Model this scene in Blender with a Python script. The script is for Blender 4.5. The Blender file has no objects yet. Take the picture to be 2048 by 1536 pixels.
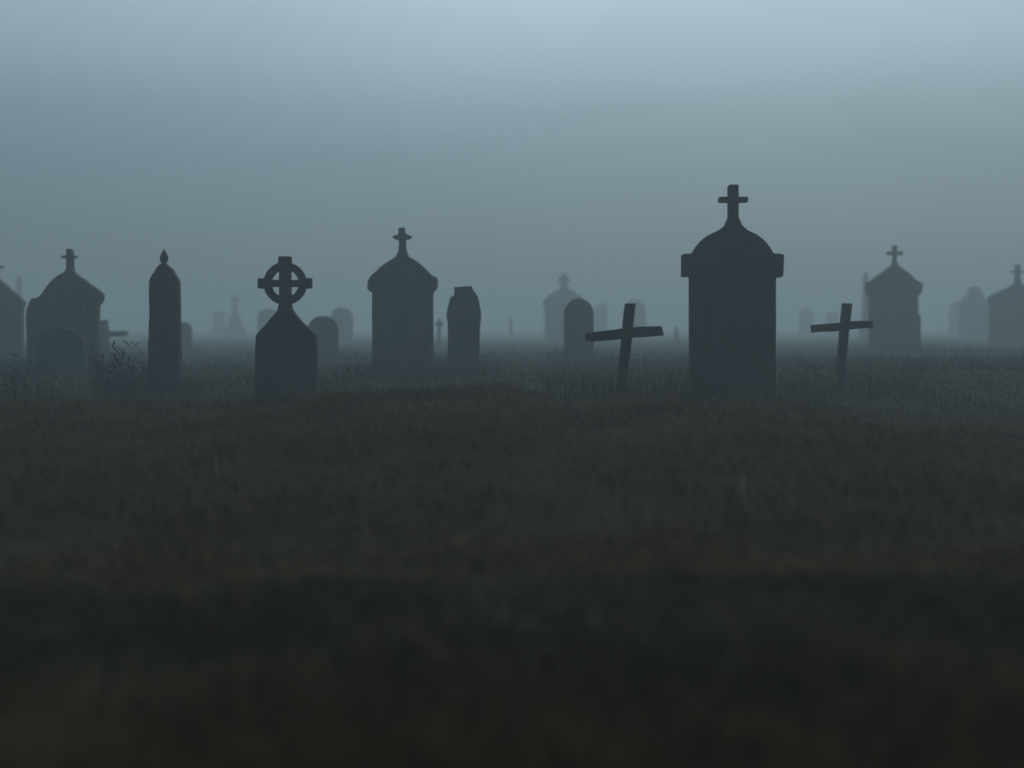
import bpy, bmesh, math, random
import numpy as np
random.seed(7); RNG = np.random.default_rng(11)
scn = bpy.context.scene
COL = scn.collection
R = math.radians

# ------------------------------------------------------------------ camera
FPX, CX, HOR = 2844.0, 1024.0, 655.0       # focal length in photo pixels, centre column, horizon row
CAMZ = 0.75
PITCH = math.atan((768.0 - HOR) / FPX)
cam_d = bpy.data.cameras.new('camera'); cam = bpy.data.objects.new('camera', cam_d); COL.objects.link(cam)
cam.location = (0, 0, CAMZ); cam.rotation_euler = (R(90) - PITCH, 0, 0)
cam_d.sensor_width = 36; cam_d.lens = FPX / 2048 * 36; cam_d.clip_start = 0.05; cam_d.clip_end = 2000
cam_d.dof.use_dof = True; cam_d.dof.focus_distance = 14.6; cam_d.dof.aperture_fstop = 0.9
scn.camera = cam

def at(px, py, d):
    """point on the vertical plane y = d seen at photo pixel (px, py)"""
    u = (px - CX) / FPX; v = (768.0 - py) / FPX
    c, s = math.cos(PITCH), math.sin(PITCH)
    dy = c + v * s; dz = -s + v * c
    t = d / dy
    return (u * t, CAMZ + dz * t)

# ------------------------------------------------------------------ terrain
def _hash(ix, iy, seed):
    h = (ix.astype(np.int64) * 374761393 + iy.astype(np.int64) * 668265263 + seed * 1442695041) & 0x7fffffff
    h = ((h ^ (h >> 13)) * 1274126177) & 0x7fffffff
    h = h ^ (h >> 16)
    return (h & 0xffff) / 65535.0
def vnoise(x, y, seed=0):
    ix, iy = np.floor(x), np.floor(y); fx, fy = x - ix, y - iy
    fx = fx * fx * (3 - 2 * fx); fy = fy * fy * (3 - 2 * fy)
    a = _hash(ix, iy, seed); b = _hash(ix + 1, iy, seed); c = _hash(ix, iy + 1, seed); d = _hash(ix + 1, iy + 1, seed)
    return (a + (b - a) * fx) * (1 - fy) + (c + (d - c) * fx) * fy
def fbm(x, y, seed=0, n=3):
    s = 0; a = 1.0; t = 0
    for k in range(n):
        s = s + a * vnoise(x * 2 ** k, y * 2 ** k, seed + k); t += a; a *= .5
    return s / t * 2 - 1
CREST = 10.4
_cp = np.array([-1500, -500, 0, 200, 420, 520, 700, 850, 1000, 1130, 1250, 1400, 1600, 1720, 2048, 2600, 3600], float)
_ch = np.array([.12, .14, .15, .18, .11, .17, .23, .25, .30, .20, .24, .21, .17, .06, -.02, .02, .10])
def terrain(x, y):
    x = np.asarray(x, float); y = np.asarray(y, float)
    px = CX + x * FPX / CREST
    hgt = np.interp(px, _cp, _ch)
    t = np.clip((y - 4.2) / (CREST - 4.2), 0, 1); up = t * t * (3 - 2 * t)
    t2 = np.clip((y - CREST) / 3.4, 0, 1); dn = 1 - t2 * t2 * (3 - 2 * t2)
    z = hgt * up * dn
    z = z + .035 * fbm(x * .55 + 3, y * .55 + 7, 3, 3) + .016 * fbm(x * 2.2, y * 2.2, 9, 2)
    t3 = np.clip((y - 12.5) / 4.5, 0, 1); lat = np.clip((x / np.maximum(y, 1) + .36) / .72, 0, 1); z = z + (.05 + .19 * lat) * t3 * t3 * (3 - 2 * t3) * (1 - .45 * np.clip((y - 20) / 22, 0, 1))
    e = np.clip((y - 3.75 - .25 * np.sin(x * 1.1 + .6)) / .9, 0, 1); z = z - .075 * e * e * (3 - 2 * e) * np.clip((9 - y) / 4, 0, 1) + .03 * np.clip((4.2 - y) / 2, 0, 1)
    far = np.clip((y - 40) / 120, 0, 1)
    z = z + far * .12 * fbm(x * .05, y * .05, 21, 2)
    return z
def gz(x, y): return float(terrain(np.array([x]), np.array([y]))[0])

# ------------------------------------------------------------------ materials
def mat(name):
    m = bpy.data.materials.new(name); m.use_nodes = True
    nt = m.node_tree; b = nt.nodes['Principled BSDF']
    return m, nt, b
def nd(nt, t, **kw):
    n = nt.nodes.new(t)
    for k, v in kw.items(): setattr(n, k, v)
    return n
def ramp(nt, stops, src):
    r = nd(nt, 'ShaderNodeValToRGB')
    e = r.color_ramp.elements
    while len(e) < len(stops): e.new(.5)
    for i, (p, c) in enumerate(stops): e[i].position = p; e[i].color = (*c, 1)
    nt.links.new(src, r.inputs[0]); return r
def stone_mat(name, dark, mid, lichen, lich=.62, scale=5.0):
    m, nt, b = mat(name)
    tc = nd(nt, 'ShaderNodeTexCoord')
    n1 = nd(nt, 'ShaderNodeTexNoise'); n1.inputs['Scale'].default_value = scale; n1.inputs['Detail'].default_value = 8; n1.inputs['Roughness'].default_value = .62
    mp = nd(nt, 'ShaderNodeMapping'); mp.inputs['Scale'].default_value = (1, 1, .45)
    nt.links.new(tc.outputs['Object'], mp.inputs[0]); nt.links.new(mp.outputs[0], n1.inputs['Vector'])
    r1 = ramp(nt, [(.30, dark), (.62, mid)], n1.outputs['Fac'])
    n2 = nd(nt, 'ShaderNodeTexNoise'); n2.inputs['Scale'].default_value = scale * 2.6; n2.inputs['Detail'].default_value = 6
    nt.links.new(tc.outputs['Object'], n2.inputs['Vector'])
    r2 = ramp(nt, [(lich, (0, 0, 0)), (lich + .08, (1, 1, 1))], n2.outputs['Fac'])
    mx = nd(nt, 'ShaderNodeMix', data_type='RGBA'); mx.inputs['B'].default_value = (*lichen, 1)
    nt.links.new(r1.outputs[0], mx.inputs['A']); nt.links.new(r2.outputs[0], mx.inputs['Factor'])
    nt.links.new(mx.outputs['Result'], b.inputs['Base Color'])
    b.inputs['Roughness'].default_value = .92; b.inputs['Specular IOR Level'].default_value = .2
    n3 = nd(nt, 'ShaderNodeTexNoise'); n3.inputs['Scale'].default_value = 34; n3.inputs['Detail'].default_value = 6
    nt.links.new(tc.outputs['Object'], n3.inputs['Vector'])
    bp = nd(nt, 'ShaderNodeBump'); bp.inputs['Strength'].default_value = .55; bp.inputs['Distance'].default_value = .02
    nt.links.new(n3.outputs['Fac'], bp.inputs['Height']); nt.links.new(bp.outputs[0], b.inputs['Normal'])
    return m
M_STONE = stone_mat('dark_weathered_stone', (.048, .043, .036), (.078, .070, .060), (.092, .086, .070))
M_SLATE = stone_mat('dark_slate', (.026, .026, .024), (.045, .044, .040), (.06, .06, .05))
M_STONE2 = stone_mat('brown_weathered_stone', (.060, .056, .048), (.10, .093, .08), (.12, .115, .095), .58, 4)
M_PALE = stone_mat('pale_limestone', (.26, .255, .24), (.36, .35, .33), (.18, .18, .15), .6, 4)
M_PANEL = stone_mat('stained_slate', (.018, .018, .02), (.035, .035, .04), (.06, .06, .055), .68, 6)

def wood_mat():
    m, nt, b = mat('weathered_wood')
    tc = nd(nt, 'ShaderNodeTexCoord'); mp = nd(nt, 'ShaderNodeMapping'); mp.inputs['Scale'].default_value = (22, 22, 3)
    n = nd(nt, 'ShaderNodeTexNoise'); n.inputs['Scale'].default_value = 2.0; n.inputs['Detail'].default_value = 8
    nt.links.new(tc.outputs['Object'], mp.inputs[0]); nt.links.new(mp.outputs[0], n.inputs['Vector'])
    r = ramp(nt, [(.3, (.030, .029, .026)), (.7, (.085, .082, .074))], n.outputs['Fac'])
    nt.links.new(r.outputs[0], b.inputs['Base Color']); b.inputs['Roughness'].default_value = .85
    bp = nd(nt, 'ShaderNodeBump'); bp.inputs['Strength'].default_value = .5; bp.inputs['Distance'].default_value = .01
    nt.links.new(n.outputs['Fac'], bp.inputs['Height']); nt.links.new(bp.outputs[0], b.inputs['Normal'])
    return m
M_WOOD = wood_mat()

def ground_mat():
    m, nt, b = mat('peaty_ground')
    tc = nd(nt, 'ShaderNodeTexCoord')
    n1 = nd(nt, 'ShaderNodeTexNoise'); n1.inputs['Scale'].default_value = 1.3; n1.inputs['Detail'].default_value = 9; n1.inputs['Roughness'].default_value = .65
    nt.links.new(tc.outputs['Object'], n1.inputs['Vector'])
    r = ramp(nt, [(.32, (.036, .031, .013)), (.5, (.046, .038, .016)), (.68, (.058, .045, .019))], n1.outputs['Fac'])
    nt.links.new(r.outputs[0], b.inputs['Base Color']); b.inputs['Roughness'].default_value = 1; b.inputs['Specular IOR Level'].default_value = .05
    n2 = nd(nt, 'ShaderNodeTexNoise'); n2.inputs['Scale'].default_value = 30; n2.inputs['Detail'].default_value = 6
    nt.links.new(tc.outputs['Object'], n2.inputs['Vector'])
    bp = nd(nt, 'ShaderNodeBump'); bp.inputs['Strength'].default_value = .8; bp.inputs['Distance'].default_value = .03
    nt.links.new(n2.outputs['Fac'], bp.inputs['Height']); nt.links.new(bp.outputs[0], b.inputs['Normal'])
    return m
M_GROUND = ground_mat()

def blade_mat(name, stops, patch=None):
    m, nt, b = mat(name)
    g = nd(nt, 'ShaderNodeNewGeometry')
    r = ramp(nt, stops, g.outputs['Random Per Island'])
    out = r.outputs[0]
    if patch:
        tc = nd(nt, 'ShaderNodeTexCoord')
        n = nd(nt, 'ShaderNodeTexNoise'); n.inputs['Scale'].default_value = .9; n.inputs['Detail'].default_value = 4
        nt.links.new(tc.outputs['Object'], n.inputs['Vector'])
        rp = ramp(nt, [(.42, (0, 0, 0)), (.62, (1, 1, 1))], n.outputs['Fac'])
        mx = nd(nt, 'ShaderNodeMix', data_type='RGBA'); mx.inputs['B'].default_value = (*patch, 1)
        nt.links.new(rp.outputs[0], mx.inputs['Factor']); nt.links.new(out, mx.inputs['A']); out = mx.outputs['Result']
    nt.links.new(out, b.inputs['Base Color']); b.inputs['Roughness'].default_value = .9; b.inputs['Specular IOR Level'].default_value = .1
    return m
M_GRASS = blade_mat('rough_grass', [(0, (.112, .070, .024)), (.6, (.122, .077, .027)), (.97, (.135, .085, .030)), (1, (.20, .14, .058))], (.115, .073, .022))
M_GREEN = blade_mat('damp_grass', [(0, (.056, .040, .012)), (.6, (.072, .051, .016)), (.95, (.088, .064, .022)), (1, (.17, .14, .066))], (.062, .049, .014))
M_WET = blade_mat('wet_grass', [(0, (.030, .028, .018)), (.6, (.038, .034, .022)), (1, (.056, .048, .032))], (.032, .034, .020))
M_WEED = blade_mat('withered_weed', [(0, (.014, .014, .010)), (1, (.030, .027, .020))])
M_STRAW = blade_mat('pale_straw', [(0, (.22, .20, .13)), (1, (.32, .29, .20))])

# ------------------------------------------------------------------ builders
def tag(o, label=None, cat=None, group=None, kind=None):
    if label: o['label'] = label
    if cat: o['category'] = cat
    if group: o['group'] = group
    if kind: o['kind'] = kind
    return o
def link_bm(name, bm, m, parent=None, smooth=False):
    me = bpy.data.meshes.new(name); bm.normal_update(); bm.to_mesh(me); bm.free()
    me.materials.append(m)
    if smooth:
        for p in me.polygons: p.use_smooth = True
    o = bpy.data.objects.new(name, me); COL.objects.link(o); o.parent = parent
    return o
def bevel(o, w=.012, seg=2):
    md = o.modifiers.new('bevel', 'BEVEL'); md.width = w; md.segments = seg; md.limit_method = 'ANGLE'; md.angle_limit = R(38)
    return o
def empty(name, loc):
    o = bpy.data.objects.new(name, None); COL.objects.link(o); o.location = loc; o.empty_display_size = .2
    return o
def arc(pts, n=4):
    """Catmull-Rom through the points, for curved outlines"""
    P = [pts[0]] + list(pts) + [pts[-1]]; out = []
    for i in range(1, len(P) - 2):
        p0, p1, p2, p3 = P[i - 1:i + 3]
        for k in range(n):
            t = k / n
            out.append(tuple(.5 * (2 * p1[j] + (p2[j] - p0[j]) * t + (2 * p0[j] - 5 * p1[j] + 4 * p2[j] - p3[j]) * t * t + (3 * p1[j] - p0[j] - 3 * p2[j] + p3[j]) * t ** 3) for j in (0, 1)))
    out.append(tuple(pts[-1])); return out
def mirror(half, cx):
    """half: (offset from the axis, row) from the top down on the right side -> closed outline"""
    r = [(cx + a, b) for a, b in half]; l = [(cx - a, b) for a, b in reversed(half)]
    out = []
    for p in r + l:
        if not out or abs(out[-1][0] - p[0]) + abs(out[-1][1] - p[1]) > .05: out.append(p)
    if abs(out[0][0] - out[-1][0]) + abs(out[0][1] - out[-1][1]) < .05: out.pop()
    return out
def rough(pts, amp, step=5.0, seed=1):
    """weather an outline: subdivide long edges and nudge the points"""
    rr = random.Random(seed); out = []
    n = len(pts)
    for i in range(n):
        a, b = pts[i], pts[(i + 1) % n]; L = math.hypot(b[0] - a[0], b[1] - a[1]); k = max(1, int(L / step))
        for j in range(k):
            t = j / k
            out.append((a[0] + (b[0] - a[0]) * t + rr.uniform(-amp, amp), a[1] + (b[1] - a[1]) * t + rr.uniform(-amp, amp)))
    return out
class Stone:
    """a grave marker standing at depth d; outlines are given as rows and columns and become metres"""
    def __init__(self, name, cx, d, label, cat, group=None, sink=.12):
        self.d = d; self.x = at(cx, HOR, d)[0]; self.z = gz(self.x, d)
        self.root = tag(empty(name, (self.x, d, self.z)), label, cat, group)
        self.sink = sink; self.front = None
    def loc(self, p):
        x, z = at(p[0], p[1], self.d); return x - self.x, z - self.z
    def bottom(self): return -self.sink
    def ext(self, name, pts, thick, m, y=0.0, parent=None, bev=.012, to_ground=True):
        if self.front is None: self.front = 0.0
        y = y + self.front
        L = [self.loc(p) for p in pts]
        if to_ground:                       # points below the ground row become the sunk foot
            L = [(x, self.bottom() if p[1] > 900 else z) for (x, z), p in zip(L, pts)]
        bm = bmesh.new()
        f = [bm.verts.new((x, y - thick / 2, z)) for x, z in L]; b = [bm.verts.new((x, y + thick / 2, z)) for x, z in L]
        n = len(f)
        bm.faces.new(f); bm.faces.new(list(reversed(b)))
        for i in range(n): bm.faces.new((f[(i + 1) % n], f[i], b[i], b[(i + 1) % n]))
        bmesh.ops.recalc_face_normals(bm, faces=bm.faces)
        o = link_bm(name, bm, m, parent or self.root)
        if bev: bevel(o, bev)
        return o
FT = 1000            # row marker for "down to the foot"

def cross_half(top, htop, h, arm, a0, a1, low, hlow, flare):
    return [(htop, top), (h, top + 3), (h, a0), (arm, a0 + .6), (arm, a1 - .6), (h, a1)] + arc([(h, low - (low - a1) * .45), (hlow, low - (low - a1) * .12), (flare, low)], 4)

# ---- the tall domed stone with square shoulders
s = Stone('headstone', 1464, 13.4, 'tallest dark domed headstone with square shoulder blocks and a cross on top', 'headstone')
dome = arc([(17, 453), (26, 460), (41, 467), (55, 475.5), (65, 485), (73, 495), (80.5, 508)], 4)
s.ext('slab', rough(mirror(dome + [(84.5, 511), (85, 553), (85, 640), (84.5, 740), (84, FT)], 1464), .25, 14, 2), .15, M_STONE)
s.ext('finial_cross', [(a + 2, b) for a, b in mirror(cross_half(370, 7.8, 9.7, 28.4, 394, 405.5, 459, 18, 27), 1464)], .11, M_STONE, bev=.008, to_ground=False)
s.ext('shoulder_block', [(1364, 510), (1366, 508.5), (1386, 507.5), (1386, 554), (1363.5, 554)], .18, M_STONE, to_ground=False)
s.ext('shoulder_block', [(1541, 507), (1563, 509), (1565, 511), (1563.5, 552), (1559, 555), (1541, 555.5)], .18, M_STONE, to_ground=False)

# ---- the slab with a ringed cross
s = Stone('ringed_cross_headstone', 571, 13.9, 'dark gabled headstone carrying a ringed Celtic cross', 'headstone')
s.ext('slab', rough([(583.5, 616), (585.5, 621), (605.7, 645.7), (617, 656), (630, 669), (633, 676), (634.5, 715), (636, FT), (510.8, FT), (512.6, 704), (513.8, 673), (517, 667), (533, 650), (556.5, 621), (559, 616)], .3, 14, 4), .14, M_SLATE)
cr = s.ext('cross', [(558, 513), (582.5, 513), (583, 527), (581.5, 529), (581.8, 560), (611, 560), (612, 556.8), (623.5, 556), (624, 577), (612, 577.5), (611, 574), (582, 574), (582.5, 606), (586, 622), (556, 622), (559.5, 606), (559.5, 574), (531, 574), (530, 577.5), (517, 577), (516.6, 557), (530, 556.5), (531, 560), (559.5, 560), (559.5, 529), (557, 527)], .11, M_SLATE, bev=.008, to_ground=False)
bm = bmesh.new()
cc = s.loc((570.6, 567)); sc = 13.9 / FPX; ro, ri, th = 42.5 * sc, 27.5 * sc, .038
N = 64; rings = []
for i in range(N):
    a = 2 * math.pi * i / N
    rings.append([bm.verts.new((cc[0] + r * math.cos(a), y + s.front, cc[1] + r * math.sin(a))) for r, y in ((ri, -th), (ro, -th), (ro, th), (ri, th))])
for i in range(N):
    A, B = rings[i], rings[(i + 1) % N]
    for k in range(4): bm.faces.new((A[k], A[(k + 1) % 4], B[(k + 1) % 4], B[k]))
bmesh.ops.recalc_face_normals(bm, faces=bm.faces)
bevel(link_bm('ring', bm, M_SLATE, s.root), .006)

# ---- the slim pointed pillar
s = Stone('pointed_pillar', 330, 15.6, 'slim dark pointed pillar with a bud shaped finial', 'grave pillar')
s.ext('shaft', rough([(333, 528), (342, 537), (346, 539.5), (350, 548)] + arc([(352, 551), (356, 558), (358.5, 567), (359, 580)], 3) + [(359.7, 634), (361, 690), (365.5, FT), (297.5, FT), (299, 695), (301.3, 634), (300.6, 580)] + arc([(300.5, 567), (304.6, 553), (310.5, 545), (314, 538)], 3) + [(323, 528)], .25, 12, 6), .13, M_STONE, bev=.03)
s.ext('rib', rough([(331, 536), (339, 548), (343, 562), (343, FT), (314, FT), (314, 562), (320, 548), (326, 536)], .2, 14, 6), .155, M_STONE, bev=.015)
bm = bmesh.new()
prof = [(0, 498), (2.6, 502), (6.5, 509), (9.0, 516), (8.2, 520), (5.4, 526), (5.6, 530), (8, 536)]
lp = []
for a, row in prof:
    z = s.loc((328, row))[1]; x0 = s.loc((328, row))[0]; r_ = max(a, .1) * 15.6 / FPX
    lp.append([bm.verts.new((x0 + r_ * math.cos(2 * math.pi * k / 14), s.front + r_ * math.sin(2 * math.pi * k / 14), z)) for k in range(14)])
for A, B in zip(lp, lp[1:]):
    for k in range(14): bm.faces.new((A[k], A[(k + 1) % 14], B[(k + 1) % 14], B[k]))
bm.faces.new(lp[0]); bm.faces.new(lp[-1]); bmesh.ops.recalc_face_normals(bm, faces=bm.faces)
link_bm('finial', bm, M_STONE, s.root, True)

# ---- the worn domed stone at the left, dark panel on its face
s = Stone('headstone', 130, 22.0, 'worn domed headstone with crumbling shoulders and a small cross, behind a dark round stone', 'headstone')
body = arc([(154, 549), (169, 559), (183, 570.5), (194.5, 577.5), (203.5, 585), (207, 593), (204, 604), (198, 611)], 3) + [(197.5, 629), (197, 690), (199, FT), (57, FT), (57, 681), (54.5, 640)] + arc([(56, 620), (61, 607), (66, 598), (80, 594), (88, 585), (96, 573), (104, 563.5), (115, 554), (128, 546)], 3)
s.ext('slab', rough(body, .45, 6, 9), .16, M_STONE2)
s.ext('finial_cross', [(133.5, 500), (136, 497.5), (143, 498), (146.5, 503), (146.5, 511), (153.5, 512), (153.5, 516), (147, 517), (148, 540), (153, 549), (160, 556), (122, 553), (129, 545), (133.5, 538), (134, 517), (124, 516), (123.5, 512), (134, 511)], .10, M_STONE2, bev=.006, to_ground=False)

# ---- domed stone cut by the left edge
s = Stone('headstone', -12, 29, 'hazy domed headstone at the far left edge, mostly out of the picture', 'headstone')
s.ext('slab', rough(mirror(arc([(7, 556), (12, 561), (24, 571), (35, 580), (48, 591), (57, 600), (60, 606), (57, 618)], 3) + [(56.5, 640), (56, FT)], -12), .4, 8, 5), .24, M_STONE2)
s.ext('finial_cross', mirror(cross_half(513, 5, 6, 17, 531, 537, 560, 8, 14), -12), .14, M_STONE2, bev=.006, to_ground=False)

# ---- gabled stone in the centre
s = Stone('headstone', 805, 19.6, 'central headstone with a sloping coping, rounded ears and a tapered cross', 'headstone')
body = [(819, 517)] + arc([(832, 527), (846, 538), (862, 554), (870, 558), (873, 565), (872, 575), (867.5, 583)], 3) + [(866, 594), (866.5, 650), (867, 700), (868, FT), (745, FT), (745.3, 700), (745, 600), (745, 586)] + arc([(741, 582), (739, 574), (740, 565), (745, 556), (757, 545), (766, 536), (780, 527)], 3) + [(791, 517)]
s.ext('slab', rough(body, .3, 8, 12), .14, M_STONE2)
cop = arc([(812, 510), (833, 522), (848, 534.5), (864, 550.5), (872, 554), (875.5, 561), (874.5, 575), (868, 584)], 3) + [(863, 581)] + arc([(867, 573), (867, 563), (860, 560), (843, 544), (828, 533), (806, 521)], 3) + arc([(782, 533), (768, 542), (752, 557), (745, 563), (743, 574), (746, 582)], 3) + [(741, 584.5)] + arc([(736, 578), (736.5, 564), (742, 553), (754, 542), (763, 533), (777, 523.5), (797, 511)], 3)
s.ext('coping', cop, .19, M_STONE2, bev=.01, to_ground=False)
s.ext('finial_cross', [(797, 457), (799, 455.5), (809, 455.5), (810.5, 458), (811, 467), (818, 470), (825, 474.5), (818, 479), (812, 480.5), (812.3, 495), (814.5, 506), (820, 516), (790, 516), (796, 506), (798, 495), (798.4, 480.5), (791, 479.5), (784, 474.5), (791, 470.5), (797, 469)], .10, M_STONE2, bev=.006, to_ground=False)

# ---- broken stone beside it
s = Stone('broken_headstone', 927, 19.6, 'dark narrow headstone with a broken flat top', 'headstone')
s.ext('slab', rough([(909, 574), (925, 573.5), (943.5, 572), (946, 580)] + arc([(951, 587), (956, 594.5), (960, 613), (962, 634), (960, 650)], 3) + [(959, 700), (959, FT), (896, FT), (896, 700), (896, 650)] + arc([(893.2, 632), (895.8, 615), (899, 603.5), (901.5, 594)], 3) + [(907, 592), (909, 590)], .4, 6, 14), .15, M_STONE)

# ---- hazy stones behind the wooden crosses
s = Stone('headstone', 1128, 66, 'pale misty headstone with a blunt cross half hidden by the round stone', 'headstone')
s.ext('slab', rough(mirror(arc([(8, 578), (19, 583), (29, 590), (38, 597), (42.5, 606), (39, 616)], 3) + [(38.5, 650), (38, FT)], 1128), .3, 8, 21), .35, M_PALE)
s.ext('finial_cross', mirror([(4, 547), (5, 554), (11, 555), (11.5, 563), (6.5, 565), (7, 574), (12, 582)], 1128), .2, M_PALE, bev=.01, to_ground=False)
s = Stone('headstone', 1788, 35, 'misty domed headstone with a trefoil cross behind the right wooden cross', 'headstone')
body = arc([(1797, 533), (1810, 543), (1824, 554), (1832, 562), (1842, 567), (1842, 576), (1840, 586), (1833.5, 592)], 3) + [(1834, 628), (1838.5, 633), (1839, 693), (1840, FT), (1740, FT), (1739.5, 650), (1739, 597)] + arc([(1734, 584), (1732, 575), (1733, 566), (1743, 561), (1752, 553), (1767, 543), (1779, 533)], 3)
s.ext('slab', rough(body, .3, 8, 22), .26, M_STONE2)
def trefoil(cx, cy, r, h, arm, up, low):
    pts = []
    def lobe(x, y, a0):
        for k in range(7):
            a = R(a0 - 105 + 210 * k / 6); pts.append((x + r * math.cos(a), y + r * math.sin(a)))
    lobe(cx, cy - up, -90); pts.append((cx + h, cy - h)); lobe(cx + arm, cy, 0); pts.append((cx + h, cy + h))
    pts.extend([(cx + h + .4, low - 10), (cx + h + 4, low), (cx + h + 8, low + 6), (cx - h - 8, low + 6), (cx - h - 4, low), (cx - h - .4, low - 10)])
    pts.append((cx - h, cy + h)); lobe(cx - arm, cy, 180); pts.append((cx - h, cy - h))
    return pts
s.ext('finial_cross', trefoil(1789, 506.5, 4.2, 3.2, 11.5, 11.5, 533), .15, M_STONE2, bev=.006, to_ground=False)
s = Stone('headstone', 2035, 47, 'misty domed headstone with a thin cross cut by the right edge', 'headstone')
s.ext('slab', rough(mirror(arc([(9, 568), (14, 572), (26, 578.5), (40, 584), (52, 590), (58, 597), (56, 606)], 3) + [(55, 640), (55, FT)], 2035), .3, 8, 24), .28, M_STONE2)
s.ext('finial_cross', mirror(cross_half(529, 4, 4.6, 11, 541, 546.5, 571, 7, 13), 2035), .16, M_STONE2, bev=.006, to_ground=False)
s = Stone('headstone', 1948, 74, 'faint pale headstone with a knobbed top left of the right edge stone', 'headstone')
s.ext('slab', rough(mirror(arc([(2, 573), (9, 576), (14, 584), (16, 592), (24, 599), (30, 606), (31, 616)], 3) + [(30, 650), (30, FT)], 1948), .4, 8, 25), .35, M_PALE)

# ---- two leaning wooden crosses
def wooden(cx, d, up, arm, label):
    s = Stone('wooden_cross', cx, d, label, 'wooden cross', 'leaning wooden crosses', .2)
    s.ext('upright', rough(up, .5, 22, int(cx)), .085, M_WOOD, bev=.007)
    s.ext('crossarm', rough(arm, .5, 16, int(cx) + 1), .060, M_WOOD, y=-.055, bev=.007, to_ground=False)
wooden(1247, 12.2, [(1250, 607), (1271, 607), (1256, 740), (1234, FT), (1212, FT), (1236, 740)], [(1170, 666), (1244, 656.5), (1268, 653.5), (1321.5, 652), (1326, 671.5), (1266, 675.5), (1240, 679), (1184, 683.5), (1171, 682)], 'larger dark leaning wooden cross just left of the tallest stone')
wooden(1683, 14.8, [(1685, 607), (1702.5, 607), (1690, 728), (1682, FT), (1663, FT), (1673.5, 728)], [(1619, 650), (1680, 645), (1702, 642.5), (1742, 641.5), (1743.5, 655.5), (1698, 659), (1676, 662), (1621, 665)], 'smaller greyer leaning wooden cross in front of the misty domed stone')

# ---- round-topped stones scattered behind
def round_stone(cx, top, hw, d, label, m, rise=1.0, seed=1, lean=0):
    s = Stone('round_headstone', cx, d, label, 'headstone', 'round topped headstones')
    n = 9; half = [(hw * math.sin(math.pi / 2 * k / n), top + hw * rise * (1 - math.cos(math.pi / 2 * k / n))) for k in range(n + 1)]
    s.ext('slab', rough(mirror(half + [(hw, top + hw * rise + 25), (hw * 1.02, FT)], cx), .25, 8, seed), max(.14, d * .006), m, bev=.012)
    s.root.rotation_euler = (0, R(lean), 0)
round_stone(366, 644, 17, 40, 'faint round headstone peeping out right of the pointed pillar', M_STONE2, 1, 31)
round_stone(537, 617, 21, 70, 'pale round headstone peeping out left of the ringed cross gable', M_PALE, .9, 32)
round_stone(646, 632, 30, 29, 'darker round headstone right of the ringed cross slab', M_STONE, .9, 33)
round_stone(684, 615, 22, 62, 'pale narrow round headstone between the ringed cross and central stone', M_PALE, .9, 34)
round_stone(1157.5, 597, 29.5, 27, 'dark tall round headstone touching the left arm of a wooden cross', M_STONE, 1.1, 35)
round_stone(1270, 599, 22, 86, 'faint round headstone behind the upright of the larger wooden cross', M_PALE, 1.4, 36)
round_stone(1199, 606, 13, 112, 'very faint headstone between dark round stone and larger wooden cross', M_STONE2, 1.5, 37, 4)
round_stone(1613, 617, 13, 118, 'very faint headstone right of the tallest stone, above a cross arm', M_STONE2, 1, 38)
round_stone(1667, 624, 12, 122, 'very faint low headstone left of the smaller wooden cross upright', M_STONE2, 1, 39, -3)
round_stone(1911, 604, 11, 112, 'very faint narrow headstone left of the faint knobbed stone', M_STONE2, 1, 40)
round_stone(438, 622, 10, 122, 'very faint narrow headstone left of the distant pedestal cross', M_STONE2, 1, 41)
round_stone(124, 655, 47, 20.2, 'low dark round headstone standing in front of the worn domed headstone', M_SLATE, .8, 45, -1)
s = Stone('stone_cross', 207, 33, 'faint stone cross sticking out right of the worn domed headstone', 'stone cross')
s.ext('cross', rough([(196, 641), (214, 640), (216, 663), (253, 662), (254, 672), (216, 674), (219, FT), (194, FT), (195, 676), (160, 677), (160, 666), (195, 664)], .4, 10, 42), .2, M_STONE2)
# tall narrow things
s = Stone('obelisk', 1731, 68, 'faint tall obelisk rising behind the misty trefoil stone', 'obelisk')
s.ext('shaft', [(1728, 552), (1731.5, 545), (1735, 552), (1739, 655), (1724, 655)], .30, M_STONE2, bev=.01, to_ground=False)
s.ext('base', [(1719, 654), (1743, 654), (1743, FT), (1719, FT)], .50, M_STONE2, bev=.02)
s = Stone('obelisk', 38, 84, 'very faint thin obelisk behind the left edge stones', 'obelisk')
s.ext('shaft', [(35, 556), (38, 549), (41, 556), (45, 650), (31, 650)], .36, M_STONE2, bev=.01, to_ground=False)
s.ext('base', [(27, 648), (49, 648), (49, FT), (27, FT)], .55, M_STONE2, bev=.02)
s = Stone('pedestal_cross', 470, 104, 'faint distant stone cross on a tall stepped pedestal', 'stone cross')
s.ext('cross', [(466, 590), (474, 590), (474.5, 597), (481, 597), (481, 603), (474.5, 603), (476, 632), (464, 632), (465.5, 603), (460, 603), (460, 597), (466, 597)], .2, M_STONE2, bev=.01, to_ground=False)
s.ext('pedestal', [(461, 631), (479, 631), (484, 655), (456, 655)], .45, M_STONE2, bev=.02, to_ground=False)
s.ext('step', [(450, 654), (490, 654), (490, FT), (450, FT)], .8, M_STONE2, bev=.02)
s = Stone('stone_cross', 879, 46, 'small faint stone cross between central stone and broken stone', 'stone cross')
s.ext('cross', [(876, 637), (881, 637), (881.5, 644), (886, 645), (886, 652), (881.5, 653), (882.5, FT), (875, FT), (875.5, 653), (870, 652), (870, 646), (875.5, 645)], .16, M_STONE2, bev=.008)
s = Stone('stone_post', 1022, 86, 'faint thin stone post right of the broken headstone', 'post')
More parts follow.
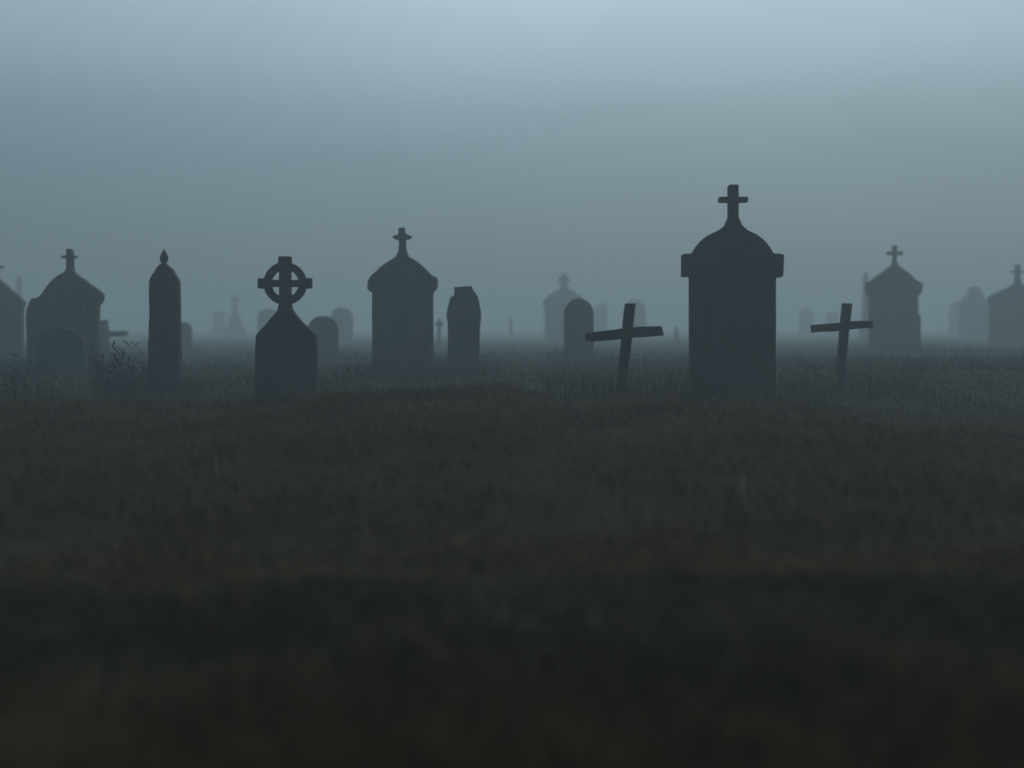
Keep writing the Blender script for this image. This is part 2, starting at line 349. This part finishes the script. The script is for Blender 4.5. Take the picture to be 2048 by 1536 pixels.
s.ext('post', [(1019.5, 638), (1022, 635), (1024.5, 638), (1026, FT), (1018, FT)], .16, M_STONE2, bev=.01)
s = Stone('stone_post', 1352, 60, 'faint short stone post close to the left side of the tallest stone', 'post')
s.ext('post', [(1349, 656), (1352, 653), (1356, 656), (1358, FT), (1347, FT)], .18, M_STONE2, bev=.01)

# ------------------------------------------------------------------ weeds
def weed_bm(n, h, spread, seed):
    rr = random.Random(seed); st = bmesh.new(); lf = bmesh.new()
    def strip(bm, P, w):
        vs = []
        for i, p in enumerate(P):
            ww = w * (1 - .75 * i / (len(P) - 1)); vs.append([bm.verts.new((p[0] + ww * math.cos(k * 2.094), p[1] + ww * math.sin(k * 2.094), p[2])) for k in range(3)])
        for A, B in zip(vs, vs[1:]):
            for k in range(3): bm.faces.new((A[k], A[(k + 1) % 3], B[(k + 1) % 3], B[k]))
    for i in range(n):
        bx, by = max(-.6, min(.6, rr.gauss(0, .42))) * spread, max(-.35, min(.35, rr.gauss(0, .25))) * spread; a = rr.uniform(0, 6.28); ln = h * rr.uniform(.45, 1.0); bend = rr.uniform(.1, .55) * ln
        P = [(bx + math.cos(a) * bend * (t ** 1.8), by + math.sin(a) * bend * .6 * (t ** 1.8), -.05 + (ln + .05) * t * (1 - .18 * t * bend / ln)) for t in [k / 6 for k in range(7)]]
        strip(st, P, rr.uniform(.0035, .0065))
        for p in P[2:]:
            for q in range(rr.choice((0, 0, 1, 1))):
                b = rr.uniform(0, 6.28); l = rr.uniform(.05, .15); w = l * .10; dz = rr.uniform(.1, 1.0) * l
                dx, dy = math.cos(b) * l, math.sin(b) * l; nx, ny = -math.sin(b) * w, math.cos(b) * w
                vs = [lf.verts.new(v) for v in ((p[0], p[1], p[2]), (p[0] + dx * .5 + nx, p[1] + dy * .5 + ny, p[2] + dz * .6), (p[0] + dx, p[1] + dy, p[2] + dz), (p[0] + dx * .5 - nx, p[1] + dy * .5 - ny, p[2] + dz * .6))]
                lf.faces.new(vs)
    return st, lf
def weed(px, d, n, h, spread, seed, label):
    x = at(px, HOR, d)[0]; r = tag(empty('weed_clump', (x, d, gz(x, d))), label, 'weeds', 'withered weed clumps')
    st, lf = weed_bm(n, h, spread, seed)
    link_bm('stalk', st, M_WEED, r); link_bm('foliage', lf, M_WEED, r)
weed(254, 15.0, 54, .62, .46, 1, 'tall withered weeds growing between the worn domed stone and pillar')
weed(214, 14.6, 26, .58, .24, 2, 'thin dark weeds at the right foot of the worn domed stone')
weed(16, 13.6, 40, .50, .42, 3, 'twiggy weed tuft at the bottom of the left edge stone')
weed(95, 14.0, 20, .26, .3, 8, 'low sparse weeds in front of the worn domed stone')
weed(690, 14.8, 16, .28, .30, 4, 'low weeds between the ringed cross and central stone')

# pale straws lying and standing in the near grass
def straw(p0, p1, lift, label):
    def hit(px, py):
        d = 3.0
        for _ in range(30):
            x, z = at(px, py, d); g = gz(x, d) + .05
            d *= (CAMZ - g) / max(.02, CAMZ - z); d = min(max(d, 1.5), 11)
        x, z = at(px, py, d); return x, d
    a, b = hit(*p0), hit(*p1); bm = bmesh.new(); vs = []
    n = 8; g0 = gz(*a)
    for i in range(n + 1):
        t = i / n; x = a[0] + (b[0] - a[0]) * t; y = a[1] + (b[1] - a[1]) * t
        z = gz(x, y) + .05 + lift * (t if lift > .06 else 4 * t * (1 - t)) + .006 * math.sin(5 * t)
        w = .0052 * (1 - .6 * t)
        vs.append([bm.verts.new((x - a[0] + w * math.cos(k * 1.571), y - a[1] + w * math.sin(k * 1.571) * .6, z - g0 + w * math.sin(k * 1.571))) for k in range(4)])
    for A, B in zip(vs, vs[1:]):
        for k in range(4): bm.faces.new((A[k], A[(k + 1) % 4], B[(k + 1) % 4], B[k]))
    o = link_bm('straw', bm, M_STRAW); o.location = (a[0], a[1], g0)
    tag(o, label, 'straw', 'pale straws in the near grass')
straw((1040, 1256), (1102, 1268), .015, 'pale straw lying flat in dark grass below the centre')
straw((958, 1215), (962, 1205), .05, 'short pale straw standing up in dark grass below the centre')
straw((1000, 1250), (1030, 1240), .02, 'tiny bent straw left of the flat straw')
straw((1176, 1240), (1198, 1256), .02, 'slanted pale straw right of the flat straw')
straw((1440, 1345), (1492, 1338), .02, 'pale straw bundle lying low right of centre in near grass')
straw((433, 945), (432, 935), .06, 'lone pale stub standing in the grass below the ringed cross')
straw((1486, 985), (1487, 975), .065, 'upright thin straw in the grass below the tallest stone')

# ------------------------------------------------------------------ ground sheet
def axis(lims):
    out = []
    for a, b, st in lims: out.extend(np.arange(a, b, st))
    out.append(lims[-1][1]); return np.array(out)
ys = axis([(-60, -4, 4), (-4, 1, .5), (1, 20, .1), (20, 40, .5), (40, 100, 3), (100, 260, 10)])
half = axis([(0, 9, .1), (9, 20, .5), (20, 60, 3), (60, 200, 10)])
xs = np.concatenate([-half[:0:-1], half])
X, Y = np.meshgrid(xs, ys); Z = terrain(X.ravel(), Y.ravel())
V = np.stack([X.ravel(), Y.ravel(), Z], 1)
nx, ny = len(xs), len(ys)
idx = np.arange(nx * ny).reshape(ny, nx)
F = np.stack([idx[:-1, :-1].ravel(), idx[:-1, 1:].ravel(), idx[1:, 1:].ravel(), idx[1:, :-1].ravel()], 1)
def np_mesh(name, V, F, m, smooth=False):
    me = bpy.data.meshes.new(name); k = F.shape[1]
    me.vertices.add(len(V)); me.vertices.foreach_set('co', V.astype(np.float32).ravel())
    me.loops.add(F.size); me.loops.foreach_set('vertex_index', F.astype(np.int32).ravel())
    me.polygons.add(len(F)); me.polygons.foreach_set('loop_start', np.arange(0, F.size, k, dtype=np.int32))
    me.polygons.foreach_set('use_smooth', np.full(len(F), smooth))
    me.update(calc_edges=True); me.materials.append(m)
    o = bpy.data.objects.new(name, me); COL.objects.link(o); return o
tag(np_mesh('ground', V, F, M_GROUND, True), 'dark peaty graveyard ground rising to a low bank', 'ground', kind='structure')

# ------------------------------------------------------------------ grass
def blades(n, d0, d1, hmin, hmax, w, power=1.0, spread=.46, margin=1.8):
    u = RNG.random(int(n * 2.2)); d = d0 + (d1 - d0) * u ** power
    x = (RNG.random(len(d)) * 2 - 1) * (spread * d + margin)
    keep = vnoise(x * 2.3, d * 2.3, 50) * .6 + vnoise(x * 7, d * 7, 51) * .4 > RNG.random(len(d)) * .85
    x, d = x[keep][:n], d[keep][:n]; n = len(x)
    clump = .45 + .9 * vnoise(x * 1.7, d * 1.7, 60)
    h = (hmin + (hmax - hmin) * RNG.random(n) ** 2) * clump
    a = RNG.random(n) * 2 * np.pi; bend = (.25 + .9 * RNG.random(n)) * h
    z = terrain(x, d) - .01
    wx, wy = np.cos(a + 1.57) * w, np.sin(a + 1.57) * w
    ww = .6 + .8 * RNG.random(n)
    P = []
    for t, wf in ((0, 1), (.5, .75), (1, 0)):
        bx = x + np.cos(a) * bend * t * t; by = d + np.sin(a) * bend * t * t; bz = z + h * t * (1 - .25 * t)
        if wf: P += [np.stack([bx - wx * wf * ww, by - wy * wf * ww, bz], 1), np.stack([bx + wx * wf * ww, by + wy * wf * ww, bz], 1)]
        else: P.append(np.stack([bx, by, bz], 1))
    V = np.stack(P, 1).reshape(-1, 3); b = np.arange(n)[:, None] * 5
    F = np.concatenate([b + np.array([[0, 1, 3]]), b + np.array([[0, 3, 2]]), b + np.array([[2, 3, 4]])], 0)
    return V, F
parts = [blades(70000, 1.6, 4.4, .04, .13, .0028, 1.0, .5, 1.2), blades(130000, 4.1, 12.5, .05, .13, .0030), blades(42000, 12.5, 30, .05, .13, .008, 1.2), blades(30000, 30, 75, .06, .18, .018, 1.3)]
def feet(n, hmin, hmax, w):  # tall fine grass added so the stone feet fade as if in ground mist
    V, F = [], []
    for o in list(COL.objects):
        if o.parent is None and o.type == 'EMPTY' and 9 < o.location.y < 45 and 'weed' not in o.name:
            wd = max(abs(v.co.x) for c in o.children for v in c.data.vertices)
            k = int(n * (.6 + wd)); x = o.location.x + (RNG.random(k) * 2 - 1) * (wd + .35); y = o.location.y - .10 - RNG.random(k) ** 1.5 * 1.1
            h = (hmin + (hmax - hmin) * RNG.random(k) ** 2.2); a = RNG.random(k) * 6.283; bd = (.1 + .5 * RNG.random(k)) * h; z = terrain(x, y) - .02
            P = []
            for t, wf in ((0, 1), (.5, .75), (1, 0)):
                bx = x + np.cos(a) * bd * t * t; by = y + np.sin(a) * bd * t * t; bz = z + h * t * (1 - .12 * t)
                if wf: P += [np.stack([bx - w * wf, by, bz], 1), np.stack([bx + w * wf, by, bz], 1)]
                else: P.append(np.stack([bx, by, bz], 1))
            V.append(np.stack(P, 1).reshape(-1, 3)); b = np.arange(k)[:, None] * 5
            F.append(np.concatenate([b + np.array([[0, 1, 3]]), b + np.array([[0, 3, 2]]), b + np.array([[2, 3, 4]])], 0))
    off = 0
    for i in range(len(V)): F[i] = F[i] + off; off += len(V[i])
    return np.concatenate(V), np.concatenate(F)
def gather(ps):
    off = 0; VV, FF = [], []
    for v, f in ps: VV.append(v); FF.append(f + off); off += len(v)
    return np.concatenate(VV), np.concatenate(FF)
tag(np_mesh('damp_grass', *parts[0], M_GREEN), 'dark damp grass nearest the camera', 'grass', kind='stuff')
tag(np_mesh('dry_grass', *parts[1], M_GRASS), 'brown rough grass on the low bank', 'grass', kind='stuff')
tag(np_mesh('wet_grass', *gather(parts[2:] + [feet(650, .08, .42, .0022), blades(16000, 12.8, 24, .10, .36, .0022)]), M_WET), 'dark wet grass among the graves', 'grass', kind='stuff')  # last two sets: sparse tall blades added in place of low mist

# ------------------------------------------------------------------ mist
bm = bmesh.new(); bmesh.ops.create_cube(bm, size=1)
x0, x1, y0, y1, z0, z1 = -205, 205, -62, 265, -1.3, 4.1
for v in bm.verts: v.co = ((x0 + x1) / 2 + v.co.x * (x1 - x0), (y0 + y1) / 2 + v.co.y * (y1 - y0), (z0 + z1) / 2 + v.co.z * (z1 - z0))
mm = bpy.data.materials.new('mist'); mm.use_nodes = True; nt = mm.node_tree; nt.nodes.clear()
out = nt.nodes.new('ShaderNodeOutputMaterial'); pv = nt.nodes.new('ShaderNodeVolumePrincipled')
pv.inputs['Color'].default_value = (.71, .88, .93, 1); pv.inputs['Density'].default_value = .0149; pv.inputs['Anisotropy'].default_value = .35
nt.links.new(pv.outputs[0], out.inputs['Volume'])
tag(link_bm('haze', bm, mm), 'grey blue mist hanging over the graveyard', 'haze', kind='stuff')

# ------------------------------------------------------------------ sky and sun
SUN_EL, SUN_AZ = R(38), R(14)                 # ahead of the camera, a little to the right
w = bpy.data.worlds.new('World'); scn.world = w; w.use_nodes = True; nt = w.node_tree; nt.nodes.clear()
wo = nt.nodes.new('ShaderNodeOutputWorld')
sky = nd(nt, 'ShaderNodeTexSky', sky_type='NISHITA'); sky.sun_disc = False; sky.sun_elevation = SUN_EL; sky.sun_rotation = SUN_AZ; sky.dust_density = 3
bg1 = nd(nt, 'ShaderNodeBackground'); bg1.inputs['Strength'].default_value = .006
nt.links.new(sky.outputs[0], bg1.inputs[0])
tc = nd(nt, 'ShaderNodeTexCoord'); sep = nd(nt, 'ShaderNodeSeparateXYZ'); nt.links.new(tc.outputs['Generated'], sep.inputs[0])
cr = ramp(nt, [(0, (.095, .16, .195)), (.04, (.11, .18, .215)), (.08, (.132, .217, .268)), (.115, (.158, .258, .318)), (.15, (.215, .33, .395)), (.19, (.325, .47, .555)), (.24, (.45, .60, .69)), (.40, (.44, .57, .66)), (1, (.40, .52, .62))], sep.outputs['Z'])
# dawn side ahead, dim side behind the camera
dt = nd(nt, 'ShaderNodeVectorMath', operation='DOT_PRODUCT'); dt.inputs[1].default_value = (math.sin(R(7)), math.cos(R(7)), 0); nt.links.new(tc.outputs['Generated'], dt.inputs[0])
hf = nd(nt, 'ShaderNodeMath', operation='MULTIPLY_ADD'); hf.inputs[1].default_value = .5; hf.inputs[2].default_value = .5; nt.links.new(dt.outputs['Value'], hf.inputs[0])
mr = ramp(nt, [(0, (.08,) * 3), (.5, (.42,) * 3), (.9, (.70,) * 3), (.965, (.86,) * 3), (1, (1.0,) * 3)], hf.outputs[0])
mp = nd(nt, 'ShaderNodeMapping'); mp.inputs['Scale'].default_value = (2.0, 2.0, 3.2); nt.links.new(tc.outputs['Generated'], mp.inputs[0])
cn = nd(nt, 'ShaderNodeTexNoise'); cn.inputs['Scale'].default_value = 1.8; cn.inputs['Detail'].default_value = 3; cn.inputs['Roughness'].default_value = .45; nt.links.new(mp.outputs[0], cn.inputs['Vector'])
mr2 = nd(nt, 'ShaderNodeMapRange'); mr2.inputs['From Min'].default_value = .3; mr2.inputs['From Max'].default_value = .7; mr2.inputs['To Min'].default_value = .93; mr2.inputs['To Max'].default_value = 1.07
nt.links.new(cn.outputs['Fac'], mr2.inputs['Value'])
mu = nd(nt, 'ShaderNodeMath', operation='MULTIPLY'); nt.links.new(mr.outputs[0], mu.inputs[0]); nt.links.new(mr2.outputs[0], mu.inputs[1])
bg2 = nd(nt, 'ShaderNodeBackground'); nt.links.new(cr.outputs[0], bg2.inputs[0]); nt.links.new(mu.outputs[0], bg2.inputs[1])
ad = nd(nt, 'ShaderNodeAddShader'); nt.links.new(bg1.outputs[0], ad.inputs[0]); nt.links.new(bg2.outputs[0], ad.inputs[1]); nt.links.new(ad.outputs[0], wo.inputs[0])
sd = bpy.data.lights.new('sun', 'SUN'); sd.energy = .5; sd.angle = R(25); sd.color = (1, .98, .95)
so = bpy.data.objects.new('sun', sd); COL.objects.link(so)
from mathutils import Vector
dirv = Vector((math.sin(SUN_AZ) * math.cos(SUN_EL), math.cos(SUN_AZ) * math.cos(SUN_EL), math.sin(SUN_EL)))
so.rotation_euler = dirv.to_track_quat('Z', 'Y').to_euler(); so.location = (0, 0, 30)

# ------------------------------------------------------------------ render settings
scn.view_settings.view_transform = 'Standard'; scn.view_settings.look = 'None'; scn.view_settings.exposure = 0; scn.view_settings.gamma = 1
scn.render.engine = 'CYCLES'
scn.cycles.use_denoising = True; scn.cycles.volume_bounces = 3; scn.cycles.max_bounces = 8
